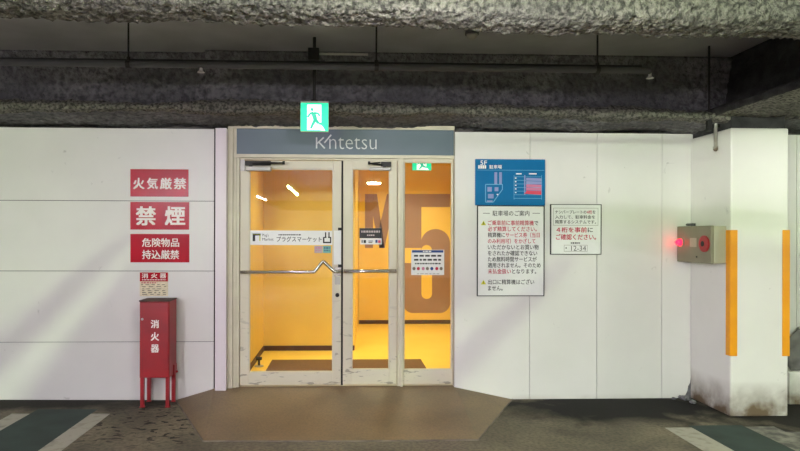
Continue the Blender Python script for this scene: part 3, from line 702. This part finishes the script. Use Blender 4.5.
# ------------------------------------------------------------------ red signs on the left wall
def red_sign(name, box, lines, label, bold=0.014):
    e = card(name, box, -0.006, 0.006, 'red', label, 'sign', None, 0.0015)
    for t, bx in lines:
        mb = MB(); write(mb, [(t, 0)], bx, -0.0075, bold); mb.build('lettering', 'white', e)
    return e
red_sign('fire_ban_sign', (130.3, 169.2, 188.4, 196.6), [('火', (133.4, 178, 144.2, 189)), ('気', (147.2, 178, 157.6, 189)), ('厳', (160.2, 178, 171.6, 189)), ('禁', (174, 178, 185.8, 189))], 'topmost of the large red signs, four white characters in a row', 0.028)
red_sign('no_smoking_sign', (130.3, 202, 189.0, 229.6), [('禁', (136.4, 206.6, 155.4, 225)), ('煙', (165.4, 206.6, 184.6, 225))], 'middle large red sign with two big white characters', 0.03)
red_sign('hazard_goods_sign', (130.3, 234, 189.2, 262.4), [('危険物品', (142.2, 238.2, 179.0, 246.8)), ('持込厳禁', (142.2, 250.0, 179.0, 259.0))], 'lowest large red sign with two lines of white characters', 0.018)
e = card('extinguisher_notice', (139.8, 272.4, 168.0, 296.2), -0.003, 0.003, 'cream', 'small red and cream notice right above the red extinguisher cabinet', 'sign')
mb = MB(); quad(mb, 139.8, 272.4, 168.0, 281.4, -0.0038, 0); mb.build('red_heading', 'red', e)
mb = MB(); write(mb, [('消', 0)], (141.8, 273.4, 148, 278.2), -0.005, .02); write(mb, [('火', 0)], (151.2, 273.4, 157.2, 278.2), -0.005, .02); write(mb, [('器', 0)], (160, 273.4, 166, 278.2), -0.005, .02)
bars(mb, [(142, 166, 279.8, 0.8, 2)], -0.005)
bars(mb, [(141.4, 156, 282.8, 1.0, 2)], -0.0045, 1)
bars(mb, [(141, 167, 284.6, .7, 3), (142, 166, 286.6, .7, 4), (142, 163, 288.8, .6, 3), (142, 166, 290.6, .7, 4), (142, 166, 292.6, .9, 3), (142, 166, 294.4, .7, 4)], -0.0045, 2, gap=0.8)
mb.build('lettering', ['white', 'redink', 'greyink'], e)

# ------------------------------------------------------------------ extinguisher cabinet
cyf, cyb = -0.245, -0.025
cx0, cx1 = at(139.6, 350, cyf).x, at(169.4, 350, cyf).x
zt, zb = at(154, 301.6, cyf).z, at(154, 378.0, cyf).z
cab = empty('extinguisher_cabinet', ((cx0 + cx1) / 2, (cyf + cyb) / 2, fz(cx0)), 'tall red extinguisher cabinet on four legs against the left wall', 'cabinet')
mb = MB(); mb.box(cx0, cx1, cyf, cyb, zb, zt); mb.build('body', 'cabred', cab, 0.004)
mb = MB(); g = 0.008; mb.box(cx0 + g, cx1 - g, cyf - 0.008, cyf, zb + g, zt - 0.004); mb.build('door', 'cabred', cab, 0.003)
mb = MB(); mb.box(cx0 - 0.004, cx1 + 0.004, cyf - 0.012, cyb + 0.002, zt, zt + 0.012); o = mb.build('lid', 'cabtop', cab, 0.003); o['label'] = 'dusty dark top'
mb = MB(); q = at(142.6, 319, cyf); mb.tube([(q.x, cyf - 0.008, q.z), (q.x, cyf - 0.014, q.z)], 0.011, 12); mb.build('knob', 'silver', cab)
for ch, y0, y1 in (('消', 320.0, 328.0), ('火', 332.4, 340.6), ('器', 344.6, 352.4)):
    mb = MB(); write(mb, [(ch, 0)], (151.0, y0, 158.8, y1), cyf - 0.0095, 0.026); mb.build('lettering', 'white', cab)
for (a, b_) in ((cx0 + 0.004, cyf + 0.004), (cx1 - 0.034, cyf + 0.004), (cx0 + 0.004, cyb - 0.034), (cx1 - 0.034, cyb - 0.034)):
    mb = MB(); mb.box(a, a + 0.03, b_, b_ + 0.03, fz(a), zb + 0.02); mb.box(a - 0.006, a + 0.036, b_ - 0.004, b_ + 0.034, fz(a), fz(a) + 0.006); mb.build('leg', 'cabred', cab)
mb = MB(); mb.box(cx1, cx1 + 0.012, cyb - 0.10, cyb - 0.03, zb + 0.0, zb + 0.09); mb.tube([(cx1 + 0.012, cyb - 0.06, zb + 0.02), (cx1 + 0.03, cyb - 0.06, zb + 0.02)], 0.009, 8); mb.build('side_latch', 'cabred', cab)

# ------------------------------------------------------------------ boards on the right wall
e = card('car_park_map_sign', (475.4, 159.2, 545.2, 205.4), -0.025, 0.025, 'blue', 'blue car park map sign above the white notice board', 'sign', None, 0.002)
mb = MB(); Y = -0.0265
write(mb, [('5F', 0)], (480.4, 160.6, 487.0, 165.0), Y, .004)
for k in range(4): quad(mb, 478.2 + k * 2.1, 165.2, 479.8 + k * 2.1, 168.6, Y, 0)
write(mb, [('駐車場', 0)], (489.4, 165.0, 501.8, 168.8), Y, .012)
quad(mb, 477.2, 170.0, 544.4, 170.4, Y, 1)
ol = [(485.6, 184.4), (502.4, 184.4), (502.4, 189.4), (493.2, 202.2), (485.6, 202.2)]
for i in range(5): mb.slot = 1; mb.stroke(P2(*ol[i], Y), P2(*ol[(i + 1) % 5], Y), 0.007, Y, Y + 0.001); mb.slot = 0
quad(mb, 494.4, 172.2, 497.2, 184.2, Y, 2); quad(mb, 499.2, 172.2, 501.8, 184.2, Y, 2)
for q in ((487.4, 187.0, 491.8, 191.6), (494.6, 187.2, 498.4, 191.2), (488.0, 194.0, 493.6, 198.4), (486.8, 200.4, 492.6, 202.0)): quad(mb, *q, Y - 0.0004, 2)
pix_poly(mb, [(496.4, 194.2), (498.4, 193.8), (497.6, 195.6)], Y, 0)
for k in range(7): quad(mb, 514, 176.6 + k * 3.6, 541.6, 177.0 + k * 3.6, Y, 1)
for k in range(2): quad(mb, 516 + k * 13, 173.2, 521.6 + k * 15, 174.4, Y, 0)
quad(mb, 513.8, 175.2, 514.2, 199.6, Y, 1); quad(mb, 541.4, 175.2, 541.8, 199.6, Y, 1); quad(mb, 524.2, 175.2, 525.4, 195, Y, 2)
for k in range(5): quad(mb, 515.0, 177.6 + k * 3.6, 516.4, 178.6 + k * 3.6, Y, 0)
for k, s in ((0, 2), (1, 2), (2, 3), (3, 3), (4, 4)): pix_poly(mb, [(526.2, 177.8 + k * 3.2), (541.4, 178.4 + k * 3.2), (541.4, 181.2 + k * 3.2), (526.2, 180.6 + k * 3.2)], Y - 0.0004, s)
pix_poly(mb, [(526.0, 192.0), (541.4, 192.6), (541.4, 194.8), (524.0, 193.6)], Y - 0.0008, 4)
mb.build('map_print', ['white', 'skyline', 'pink', 'rose', 'hotred'], e)
def framed(name, box, label, m='paper', fr_m='darkmetal', fw=0.006, depth=0.02):
    x0, x1, z0, z1 = rect(*box, -depth)
    e = empty(name, ((x0 + x1) / 2, 0, z0), label, 'sign')
    mb = MB(); mb.box(x0 + 0.002, x1 - 0.002, -depth + 0.002, 0, z0 + 0.002, z1 - 0.002); mb.build('panel', m, e)
    mb = MB(); mb.box(x0, x0 + fw, -depth - .002, 0, z0, z1); mb.box(x1 - fw, x1, -depth - .002, 0, z0, z1); mb.box(x0 + fw, x1 - fw, -depth - .002, 0, z0, z0 + fw); mb.box(x0 + fw, x1 - fw, -depth - .002, 0, z1 - fw, z1)
    mb.build('frame', fr_m, e)
    return e, -depth + 0.0005
e, Y = framed('parking_notice_board', (477.2, 205.6, 544.4, 296.2), 'tall framed white notice board with black and red lines under the blue map sign', fw=0.007)
mb = MB()
write(mb, [('駐車場のご案内', 0)], (492.6, 210.6, 529.4, 216.0), Y, .008)
quad(mb, 483, 213.0, 489.8, 213.5, Y, 0); quad(mb, 532.4, 213.0, 540, 213.5, Y, 0)
L = [([('ご乗車前に事前精算機', 1), ('で', 0)], 538.2), ([('必ず精算してください。', 1)], 538.2 - 1.5), ([('精算機に', 0), ('サービス券（当日', 1)], 539.6), ([('のみ利用可）をかざして', 1)], 535.4),
     ([('いただかないとお買い物', 0)], 538.6), ([('をされたか確認できない', 0)], 537.2), ([('ため無料時間サービスが', 0)], 536.6), ([('適用されません。そのため', 0)], 540.6), ([('未払金扱い', 1), ('となります。', 0)], 536.2)]
for i, (runs, xe) in enumerate(L):
    yc = 222.9 + i * 6.05; write(mb, runs, (487.9, yc - 2.5, xe, yc + 2.5), Y, .014)
write(mb, [('出口に精算機はござい', 0)], (488.0, 279.4, 534.2, 284.4), Y, .014); write(mb, [('ません。', 0)], (488.0, 285.8, 502.6, 290.6), Y, .014)
for yc in (223.0, 282.2):
    pix_poly(mb, [(480.9, yc + 2.2), (486.1, yc + 2.2), (483.5, yc - 2.3)], Y, 2); quad(mb, 483.2, yc - 0.9, 483.8, yc + 0.7, Y - 0.0004, 0); quad(mb, 483.2, yc + 1.0, 483.8, yc + 1.6, Y - 0.0004, 0)
mb.build('lettering', ['black', 'redink', 'yellowink'], e)
e, Y = framed('number_plate_notice', (550.6, 204.2, 601.4, 254.6), 'small square framed white notice right of the tall notice board', fw=0.006)
mb = MB()
for q in ((553.2, 208.0, 598.2, 208.3), (553.2, 225.2, 598.2, 225.5), (553.2, 208, 553.5, 225.5), (597.9, 208, 598.2, 225.5)): quad(mb, *q, Y, 2)
write(mb, [('ナンバープレートの', 0), ('4桁', 1), ('を', 0)], (555.2, 210.2, 595.2, 213.8), Y, .012)
write(mb, [('入力して、駐車料金を', 0)], (555.2, 215.2, 595.0, 218.8), Y, .012); write(mb, [('精算するシステムです。', 0)], (555.2, 220.0, 596, 223.8), Y, .012)
write(mb, [('４桁を事前', 1), ('に', 0)], (556.6, 227.2, 592.8, 232.4), Y, .022); write(mb, [('ご確認ください。', 1)], (556.0, 234.2, 596.0, 239.8), Y, .022)
bars(mb, [(570.8, 580, 243.0, 1.4, 1.6)], Y)
for q in ((564, 245.0, 587.4, 245.3), (564, 251.2, 587.4, 251.5), (564, 245, 564.3, 251.5), (587.1, 245, 587.4, 251.5)): quad(mb, *q, Y, 2)
write(mb, [('・12-34', 0)], (565.4, 245.8, 586.0, 250.8), Y, -0.004)
mb.build('lettering', ['black', 'redink', 'greyink'], e)

# ------------------------------------------------------------------ pillar and its fittings
pyf = floor_pt(760, 416.5).y
PX0, PX1 = at(730.6, 300, pyf).x, at(788.4, 300, pyf).x
ptop = at(760, 128, pyf).z
mb = MB(); mb.box(PX0, PX1, pyf, 0.0, 0.0, ptop)
struct(mb, 'pillar', 'pillar', 'square white pillar with yellow corner guards', bevel=0.012)
mb = MB(); mb.box(PX0 + 0.02, PX1 - 0.02, pyf + 0.02, 0.0, ptop, 2.56); struct(mb, 'pillar_beam', 'shadedspray', 'dark cap between the pillar top and the girder')
def guard(px_side, px0, px1, y0, y1, side, label):
    z1, z0 = at((px0 + px1) / 2, y0, pyf).z, at((px0 + px1) / 2, y1, pyf).z
    mb = MB(); t = 0.008; w_ = 0.055
    if side == 'l':
        mb.prism([(PX0 - t, z0), (PX0 + w_, z0), (PX0 + w_, z1), (PX0 - t, z1)], pyf - t, pyf); mb.box(PX0 - t, PX0, pyf, pyf + w_, z0, z1)
    else:
        mb.box(PX1 - w_, PX1 + t, pyf - t, pyf, z0, z1); mb.box(PX1, PX1 + t, pyf, pyf + w_, z0, z1)
    tag(mb.build('corner_guard', 'amber', None, 0.003, origin=(PX0 if side == 'l' else PX1, pyf, z0)), label, 'corner guard', 'yellow guards on the pillar')
guard(725, 730, 736, 230, 356, 'l', 'yellow corner guard on the pillar edge beside the alarm box')
guard(0, 783, 788, 230, 356, 'r', 'yellow corner guard on the pillar edge away from the alarm box')
# fire alarm box on the pillar's side
bx1 = PX0; bx0 = at(711, 245, pyf + 0.05).x; by0, by1 = pyf + 0.055, -0.02
bz0, bz1 = at(711, 263.5, by0).z, at(711, 226, by0).z
al = empty('fire_alarm_box', (bx1, (by0 + by1) / 2, bz0), 'beige fire alarm box with a glowing red lamp on the pillar side', 'alarm box')
mb = MB(); mb.box(bx0 + 0.03, bx1, by0, by1, bz0, bz1); mb.build('case', 'beigelight', al, 0.006)
mb = MB(); mb.box(bx0, bx0 + 0.028, by0 - 0.004, by1 + 0.004, bz0 - 0.004, bz1 + 0.004); mb.build('front_cover', 'beigebox', al, 0.006)
ly = by1 - 0.075; lz = at(681, 242.4, ly).z
mb = MB(); mb.tube([(bx0, ly, lz), (bx0 - 0.012, ly, lz)], 0.036, 20); lb = mb.build('lamp_base', 'silver', al)
mb = MB(); mb.tube([(bx0 - 0.012, ly, lz), (bx0 - 0.03, ly, lz), (bx0 - 0.048, ly, lz), (bx0 - 0.058, ly, lz)], [0.032, 0.03, 0.022, 0.008], 20); mb.build('red_lamp', 'redlamp', al, smooth=True)['label'] = 'glowing red dome lamp'
ly2 = by0 + 0.085; lz2 = at(704.5, 243.8, ly2).z
mb = MB(); mb.tube([(bx0, ly2, lz2), (bx0 - 0.01, ly2, lz2), (bx0 - 0.012, ly2, lz2)], [0.072, 0.072, 0.06], 28); pb_ = mb.build('push_button', 'redbutton', al); pb_['label'] = 'round dark red push button ring'
mb = MB(); mb.tube([(bx0 - 0.012, ly2 + 0.012, lz2), (bx0 - 0.015, ly2 + 0.012, lz2)], 0.024, 16); mb.build('button_centre', 'darkmetal', pb_)
mb = MB(); mb.box(bx0 - 0.002, bx0, ly2 + 0.12, ly2 + 0.22, lz2 - 0.03, lz2 + 0.05); mb.build('name_plate', 'beigelight', al)
mb = MB(); mb.tube([(bx0 + 0.07, -0.16, bz1), (bx0 + 0.07, -0.16, bz1 + 0.03)], 0.02, 10); mb.tube([(bx0 + 0.07, -0.16, bz1 + 0.02), (bx0 + 0.07, -0.06, bz1 + 0.02)], 0.012, 8); mb.build('cable_gland', 'pipe', al)
mb = MB(); mb.tube([(bx0, by0 + 0.20, bz0 + 0.05), (bx0 - 0.006, by0 + 0.20, bz0 + 0.05)], 0.007, 8); mb.build('key_hole', 'darkmetal', al)
# conduit stub on the pillar side
q = at(716.5, 150, pyf + 0.18); zc = q.z; cy_ = pyf + 0.18; cxx = PX0 - 0.02
mb = MB(); mb.tube([(cxx, cy_, 2.52), (cxx, cy_, zc + 0.02), (cxx - 0.012, cy_ - 0.02, zc - 0.004)], 0.015, 12); mb.tube([(cxx, cy_, zc + 0.03), (cxx, cy_, zc + 0.0)], 0.02, 12)
tag(mb.build('wall_conduit', 'pillar', None, smooth=True, origin=(PX0, cy_, zc)), 'short white conduit hanging down the upper pillar side', 'conduit')
# broken corner at the foot between wall and pillar
mb = MB(); rnd = random.Random(3)
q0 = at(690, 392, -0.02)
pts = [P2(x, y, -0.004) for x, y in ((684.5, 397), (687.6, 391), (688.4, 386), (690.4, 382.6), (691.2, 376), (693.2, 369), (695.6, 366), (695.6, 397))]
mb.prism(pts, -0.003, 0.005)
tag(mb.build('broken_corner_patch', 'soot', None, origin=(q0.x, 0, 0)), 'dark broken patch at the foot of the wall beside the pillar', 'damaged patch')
for k, (x, y, s) in enumerate(((680.5, 398.5, .035), (687, 400.5, .04), (693, 403.6, .03), (672, 398.6, .02))):
    q = floor_pt(x, y); mb = MB(); bm = bmesh.new(); bmesh.ops.create_icosphere(bm, subdivisions=2, radius=s)
    for v_ in bm.verts: v_.co += v_.co.normalized() * noise.noise(v_.co * 40 + Vector((k * 9, 0, 0))) * s * 0.5; v_.co.z *= 0.55
    mz = min(v_.co.z for v_ in bm.verts); bm.verts.index_update()
    yq = min(q.y, -0.05)
    mb.add([(v_.co.x + q.x, v_.co.y + yq, v_.co.z - mz) for v_ in bm.verts], [tuple(v_.index for v_ in f_.verts) for f_ in bm.faces]); bm.free()
    tag(mb.build('concrete_chunk', 'soot', None, origin=(q.x, yq, 0)), 'small dark concrete chunk on the floor by the broken pillar corner', 'rubble', 'broken chunks at the pillar foot')
# things behind the pillar at the right edge
x0 = PX1 + 0.02
zc0 = at(795, 372, -0.25).z
mb = MB(); mb.box(at(789.5, 380, -0.25).x, 5.2, -0.25, 0.0, 0.0, zc0); struct(mb, 'kerb_wall', 'pillar', 'low white kerb behind the pillar at the right edge', bevel=0.01)
# grey sheet leaning on the kerb
bm = bmesh.new(); mb = MB(); g = 16; vv = []
a0 = at(789.8, 372, -0.18).x
for i in range(g + 1):
    for j in range(g + 1):
        u, t = i / g, j / g; hgt = 0.48 * (0.45 + 0.55 * min(1, u * 2.2)) 
        P_ = Vector((a0 + u * 0.75, -0.20 + 0.14 * t, zc0 + 0.002 + t * hgt)); P_.y += noise.noise(Vector((u * 4, t * 5, 2))) * 0.035
        vv.append(tuple(P_))
ff = [(i * (g + 1) + j, (i + 1) * (g + 1) + j, (i + 1) * (g + 1) + j + 1, i * (g + 1) + j + 1) for i in range(g) for j in range(g)]
mb.add(vv, ff); o = mb.build('tarpaulin_bundle', 'greysheet', None, smooth=True, origin=(a0 + 0.35, -0.18, zc0)); sm = o.modifiers.new('thick', 'SOLIDIFY'); sm.thickness = 0.03; bm.free()
tag(o, 'crumpled grey sheet propped on the low kerb behind the pillar', 'sheet')

# ------------------------------------------------------------------ pipes and small ceiling fittings
Yp = -1.15
za = at(300, 66.2, Yp).z
xe = at(648, 71, Yp).x
pp = empty('sprinkler_pipe', (0, Yp, za), 'long dark pipe running under the slab along the sooty beam', 'pipe')
mb = MB(); mb.tube([(-5.4, Yp, za), (xe, Yp, za), (xe + 0.02, Yp, za - 0.01)], 0.024, 12); mb.build('pipe_run', 'pipe', pp, smooth=True)
mb = MB(); mb.tube([(-5.4, Yp + 0.10, za + 0.055), (xe, Yp + 0.10, za + 0.055)], 0.012, 8); mb.build('thin_pipe', 'sootpipe', pp, smooth=True)
for px in (128.4, 376.4, 597.4):
    xx = at(px, 55, Yp).x
    mb = MB(); mb.tube([(xx, Yp, za + 0.02), (xx, Yp, 3.16)], 0.007, 8); mb.tube([(xx - 0.015, Yp, za), (xx + 0.015, Yp, za)], 0.03, 12); mb.tube([(xx, Yp, za + 0.02), (xx, Yp, za + 0.05)], 0.014, 8); mb.build('pipe_hanger', 'darkmetal', pp)
def sprinkler(px, py, label):
    q = at(px, py, Yp)
    e = empty('fire_sprinkler', (q.x, Yp, q.z), label, 'sprinkler')
    mb = MB(); mb.tube([(q.x, Yp, za - 0.02), (q.x, Yp, q.z + 0.012)], 0.011, 10); mb.build('stem', 'silver', e)
    mb = MB(); mb.tube([(q.x, Yp, q.z + 0.012), (q.x, Yp, q.z), (q.x, Yp, q.z - 0.006)], [0.012, 0.02, 0.028], 14); mb.build('deflector', 'silver', e)
sprinkler(201, 71.5, 'small sprinkler head below the dark pipe above the red signs')
sprinkler(650, 77.5, 'small sprinkler head at the end of the dark pipe near the pillar')
# dome detector on the slab
d_ = RGT * ((472 - CX) / F) + UPV * ((CY - 34) / F) + FWD; t_ = (3.14 - CAM.z) / d_.z; q = CAM + d_ * t_
e = empty('smoke_detector', (q.x, q.y, 3.16), 'round grey detector on the slab above the fixed pane', 'detector')
mb = MB(); mb.tube([(q.x, q.y, 3.16), (q.x, q.y, 3.135)], 0.055, 24); mb.build('base', 'pipe', e)
mb = MB(); mb.tube([(q.x, q.y, 3.135), (q.x, q.y, 3.115), (q.x, q.y, 3.10)], [0.045, 0.04, 0.022], 24); mb.build('sensor_dome', 'silver', e, smooth=True)
# hanger with bracket beside the pillar
hx = at(709, 100, -0.50).x
mb = MB(); mb.tube([(hx, -0.50, at(709, 130, -0.5).z), (hx, -0.50, 3.16)], 0.009, 8); mb.box(hx - 0.018, hx + 0.018, -0.515, -0.485, at(709, 131, -0.5).z, at(709, 118, -0.5).z)
tag(mb.build('hanger_rod', 'darkmetal', None, origin=(hx, -0.5, 3.16)), 'thin dark hanger rod left of the pillar top', 'rod')
brk = empty('steel_bracket', (PX0, -0.3, 2.5), 'dark bolted steel bracket at the top of the pillar side', 'bracket')
q = rect(712, 116, 732, 128, -0.40)
mb = MB(); mb.box(q[0], PX0 + 0.03, -0.41, -0.395, q[2], q[3]); mb.build('plate', 'darkmetal', brk)
for px in (717.5, 726.5):
    c_ = at(px, 122, -0.41); mb = MB(); mb.tube([(c_.x, -0.41, c_.z), (c_.x, -0.422, c_.z)], 0.012, 6); mb.build('bolt', 'silver', brk)

# ------------------------------------------------------------------ garage lamps (above and behind the viewer)
def tube_lamp(x, y, z, L, m, label, group):
    e = empty('tube_lamp', (x, y, z + 0.05), label, 'lamp', group)
    mb = MB(); mb.tube([(x, y - L / 2, z), (x, y + L / 2, z)], 0.019, 12); mb.build('fluorescent_tube', m, e, smooth=True)
    mb = MB(); mb.prism([(x - 0.03, z + 0.03), (x + 0.03, z + 0.03), (x + 0.05, z + 0.07), (x - 0.05, z + 0.07)], y - L / 2 - 0.03, y + L / 2 + 0.03); mb.build('housing', 'silver', e)
    for s in (-0.4, 0.4):
        mb = MB(); mb.tube([(x, y + s * L, z + 0.07), (x, y + s * L, 3.16)], 0.006, 6); mb.build('hanger_rod', 'darkmetal', e)
LZ = 2.42
for lx in (-1.02, 3.28):
    tube_lamp(lx, -6.35, LZ, 2.1 if lx < 0 else 1.7, 'tube', 'fluorescent tube lamp hung above the driving lane with an added shade bar beside it', 'tube lamps over the lane')
    mb = MB(); cx2, cz2 = lx - 0.34, LZ - 0.32
    mb.tube([(cx2, -7.6, cz2), (cx2, -4.15, cz2)], 0.024, 12)  # bar added out of view to cast a diagonal stripe on the wall
    for yy in (-7.3, -4.5): mb.tube([(cx2, yy, cz2), (cx2, yy, 3.16)], 0.006, 6)
    tag(mb.build('stripe_shade_bar', 'pipe', None, origin=(cx2, -5.9, cz2)), 'unseen grey bar added below a lane lamp to cast a wall stripe', 'conduit', 'added shade bars below the lane lamps')
tube_lamp(-3.4, -7.6, LZ, 1.6, 'tube2', 'unseen tube lamp added behind the viewer to brighten the left wall', 'tube lamps at the back of the garage')  # extra fill lamp, added for a brighter left wall
tube_lamp(5.9, -2.7, LZ - 0.05, 0.7, 'tubeside', 'fluorescent tube lamp in the lane beyond the pillar', 'tube lamps over the lane')
# unseen plates added beside the lane lamps to shade parts of the wall
mb = MB(); mb.box(-1.28, 0.6, -7.6, -4.15, 2.08, 2.10)
for yy in (-7.3, -4.5):
    for xx in (-1.2, 0.5): mb.tube([(xx, yy, 2.1), (xx, yy, 3.14)], 0.006, 6)
tag(mb.build('shade_plate', 'pipe', None, origin=(-0.3, -5.9, 2.08)), 'unseen flat plate added below a lane lamp to shade the middle wall', 'shade plate')
mb = MB(); mb.box(3.00, 3.02, -7.6, -4.15, 2.225, 2.55)  # upright blocker added out of view, shades the right wall's upper left
for yy in (-7.3, -4.5): mb.tube([(3.01, yy, 2.55), (3.01, yy, 3.16)], 0.006, 6)
tag(mb.build('shade_board', 'pipe', None, origin=(3.01, -5.9, 2.2)), 'unseen upright board added beside a lane lamp to shade the right wall', 'board')
for lx in (-4.6, -2.0):
    for ly in (-9.0, -12.5):
        tube_lamp(lx, ly, LZ, 1.5 if lx < 0 else 0.6, 'tube2', 'unseen tube lamp added behind the viewer to brighten the left wall', 'tube lamps at the back of the garage')
# short lamp with a hood added to shade the near beam's face: its light passes under the beam
hx_, hy_, hz_ = 0.47, -3.85, 2.36
e = empty('hooded_lamp', (hx_, hy_, hz_ + 0.05), 'short hooded tube lamp hung in front of the near beam', 'lamp')
mb = MB(); mb.tube([(hx_ - 0.10, hy_, hz_), (hx_ + 0.10, hy_, hz_)], 0.019, 12); mb.build('fluorescent_tube', 'tube3', e, smooth=True)
mb = MB(); mb.box(hx_ - 0.4, hx_ + 0.4, hy_ - 0.25, hy_ + 0.25, hz_ + 0.055, hz_ + 0.07); mb.build('hood', 'silver', e)
mb = MB(); mb.tube([(hx_, hy_, hz_ + 0.07), (hx_, hy_, 3.16)], 0.008, 8); mb.build('hanger_rod', 'darkmetal', e)
bpy.data.objects.remove(_FO); bpy.data.curves.remove(_FC)
